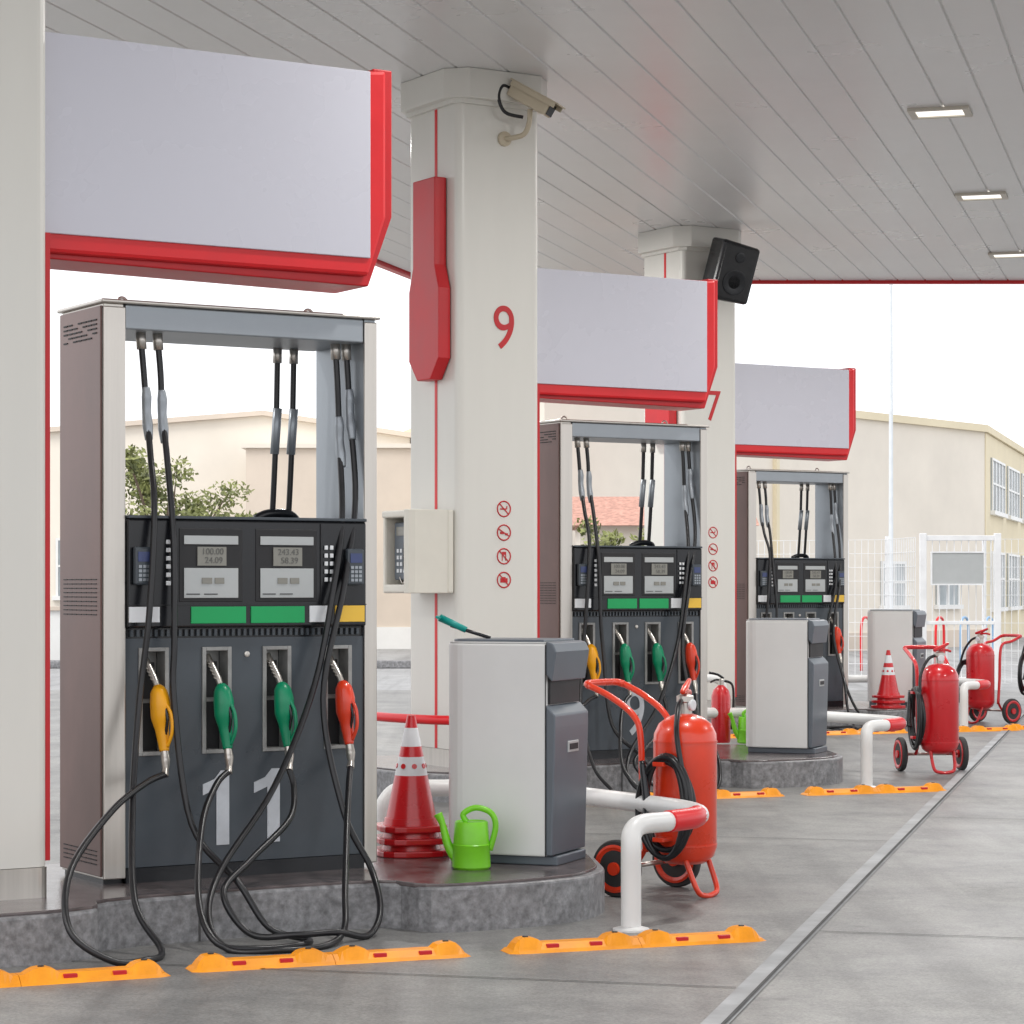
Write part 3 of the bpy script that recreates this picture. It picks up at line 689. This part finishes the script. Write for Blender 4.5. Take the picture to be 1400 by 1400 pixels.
b=E('tiled_roof_house')
box(b,'walls',(1.15,42,0),(4.0,45.2,2.45),'cream')
prismx(b,'tiled_roof',[(41.7,2.45),(45.5,2.45),(43.6,3.0)],1.0,4.15,'tile')
box(b,'window_glass',(1.7,41.96,1.0),(2.6,41.99,2.0),'glass'); boxes(b,'window_frame',[((1.62,41.94,.95),(1.7,41.995,2.05)),((2.6,41.94,.95),(2.68,41.995,2.05)),((1.7,41.94,2.0),(2.6,41.995,2.05)),((1.7,41.94,.95),(2.6,41.995,1.0))],'white')

def foliage(p,name,clumps,n,size,m):
    V=[];F=[]
    for i in range(n):
        c=random.choice(clumps); r=c[3]
        d=Vector((random.gauss(0,1),random.gauss(0,1),random.gauss(0,1))).normalized()*r*(random.random()**.5)
        q=Vector(c[:3])+Vector((d.x,d.y,d.z*.6)); s=size*random.uniform(.5,1.3)
        a=Vector((random.uniform(-1,1),random.uniform(-1,1),random.uniform(-1,1))).normalized(); e=a.orthogonal().normalized()
        o=len(V); V+=[tuple(q-a*s),tuple(q+e*s*.45),tuple(q+a*s),tuple(q-e*s*.45)]; F.append((o,o+1,o+2,o+3))
    me=D.meshes.new(name); me.from_pydata(V,[],F); add(me,name,p,m)
def tree(name,x,y,h,w,n=3500,nl=16,ls=.06):
    p=E(name,(x,y,0)); cl=[]
    tube(p,'trunk',[(0,0,-.1),(.05,0,h*.25),(-.03,.05,h*.5),(.05,0,h*.8)],[.1,.08,.05,.02],'bark',seg=8)
    for i in range(nl):
        a=random.uniform(0,6.28); zz=h*random.uniform(.5,.98); r=w*random.uniform(.3,1)*(1.15-abs(zz/h-.65))
        q=(r*math.cos(a),r*math.sin(a),zz)
        tube(p,'limb',[(0,0,h*.3),(q[0]*.5,q[1]*.5,zz*.72),q],[.04,.02,.006],'bark',seg=6)
        cl.append(q+(w*random.uniform(.2,.42),))
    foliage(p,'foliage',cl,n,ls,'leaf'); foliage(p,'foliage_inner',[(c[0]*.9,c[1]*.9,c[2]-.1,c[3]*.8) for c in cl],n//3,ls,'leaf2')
tree('broadleaf_tree',-5.9,42.5,3.7,1.3,3400,26)
tree('broadleaf_tree',-4.5,42.8,2.75,.5,700,8)
tree('broadleaf_tree',1.75,40.5,2.5,.8,1500)

p=E('mesh_fence',(0,0,0))
def fencepanel(x0,y0,x1,y1,h):
    A=Vector((x0,y0));B=Vector((x1,y1));L=(B-A).length;d=(B-A)/L;ang=math.atan2(d.y,d.x)
    V=[];F=[]
    def bx(lo,hi):
        v,f=bxmesh(lo,hi);o=len(V);V.extend(v);F.extend([tuple(i+o for i in q) for q in f])
    s=0
    while s<L: bx((s-.003,-.004,.05),(s+.003,.004,h)); s+=.1
    z=.1
    while z<h+.01: bx((0,-.010,z-.003),(L,-.004,z+.003)); z+=.2
    s=0
    while s<=L+.01: bx((s-.025,.005,0),(s+.025,.055,h+.05)); s+=2.5
    add(pyd(V,F),'fence_panel',p,'fence',loc=(x0,y0,0),rot=(0,0,ang))
fencepanel(2.4,37.5,5.4,36,2.1); fencepanel(6.75,35.5,16,37,2.1); fencepanel(5.4,36,5.55,34.2,2.1)
p=E('gate_frame',(0,0,0))
boxes(p,'gate_posts',[((5.58,34.0,0),(5.67,34.09,2.15)),((6.60,34.0,0),(6.69,34.09,2.15)),((5.67,34.02,2.05),(6.60,34.08,2.12)),((5.67,34.03,.9),(6.60,34.07,.95)),((5.67,34.03,.12),(6.60,34.07,.18))],'fence',.006)
boxes(p,'gate_bars',[((5.75+i*.1,34.05,.18),(5.76+i*.1,34.06,2.05)) for i in range(9)],'fence')
p=E('notice_board'); box(p,'plate',(5.74,33.96,1.46),(6.44,33.985,1.88),'silver',.004)
boxes(p,'frame',[((5.72,33.95,1.44),(6.46,33.99,1.46)),((5.72,33.95,1.88),(6.46,33.99,1.90)),((5.72,33.95,1.46),(5.74,33.99,1.88)),((6.44,33.95,1.46),(6.46,33.99,1.88))],'fence')
p=E('lamp_post',(6.4,42,0)); lathe(p,'pole',[(.045,0),(.04,2),(.028,6.6)],'pole',seg=12); lathe(p,'base',[(.1,0),(.1,.1),(.06,.14)],'pole',seg=12)
tube(p,'arm',[(0,0,6.55),(.3,0,6.7),(.7,0,6.72)],.03,'pole',seg=8); box(p,'lamp_head',(.6,-.1,6.67),(1.1,.1,6.75),'pole',.02)
p=E('bicycle_rack',(0,0,0))
for i in range(6):
    x=5.9+i*.42
    tube(p,'hoop',[(x,42,0),(x,42,.75),(x+.1,42.2,.9),(x+.2,42.4,.75),(x+.2,42.4,0)],.022,'railblue' if i%3 else 'red',seg=8)
# ---------------------------------------------------------------- light
sunv=Vector((-.45,-.45,.77)).normalized()
w=D.worlds.new('World'); S.world=w; w.use_nodes=True; nt=w.node_tree
bg=nt.nodes['Background']; sk=nt.nodes.new('ShaderNodeTexSky'); sk.sky_type='NISHITA'; sk.sun_disc=False
sk.sun_elevation=math.asin(sunv.z); sk.sun_rotation=math.atan2(sunv.x,sunv.y); sk.dust_density=2; sk.air_density=1.0; sk.ozone_density=1
hs=nt.nodes.new('ShaderNodeHueSaturation'); hs.inputs['Saturation'].default_value=.3
mx=nt.nodes.new('ShaderNodeMixRGB'); mx.inputs['Fac'].default_value=.8; mx.inputs['Color2'].default_value=(11.0,11.1,11.4,1)  # bright overcast cloud layer
nt.links.new(sk.outputs['Color'],hs.inputs['Color']); nt.links.new(hs.outputs['Color'],mx.inputs['Color1']); nt.links.new(mx.outputs['Color'],bg.inputs['Color']); bg.inputs['Strength'].default_value=.15
sl=D.lights.new('sun','SUN'); sl.energy=1.5; sl.angle=R(25); sl.color=(1,.96,.9)
so=D.objects.new('sun',sl); COL.objects.link(so); so.rotation_euler=sunv.to_track_quat('Z','Y').to_euler(); so.location=(-10,-10,20)

cam=D.cameras.new('camera'); co=D.objects.new('camera',cam); COL.objects.link(co)
co.location=(0,0,1.41); co.rotation_euler=(R(90),0,0); cam.lens=3400/1400*36; cam.sensor_width=36; cam.shift_y=103/1400; cam.clip_end=2000
S.camera=co
S.view_settings.view_transform='Standard'; S.view_settings.look='None'; S.view_settings.exposure=0
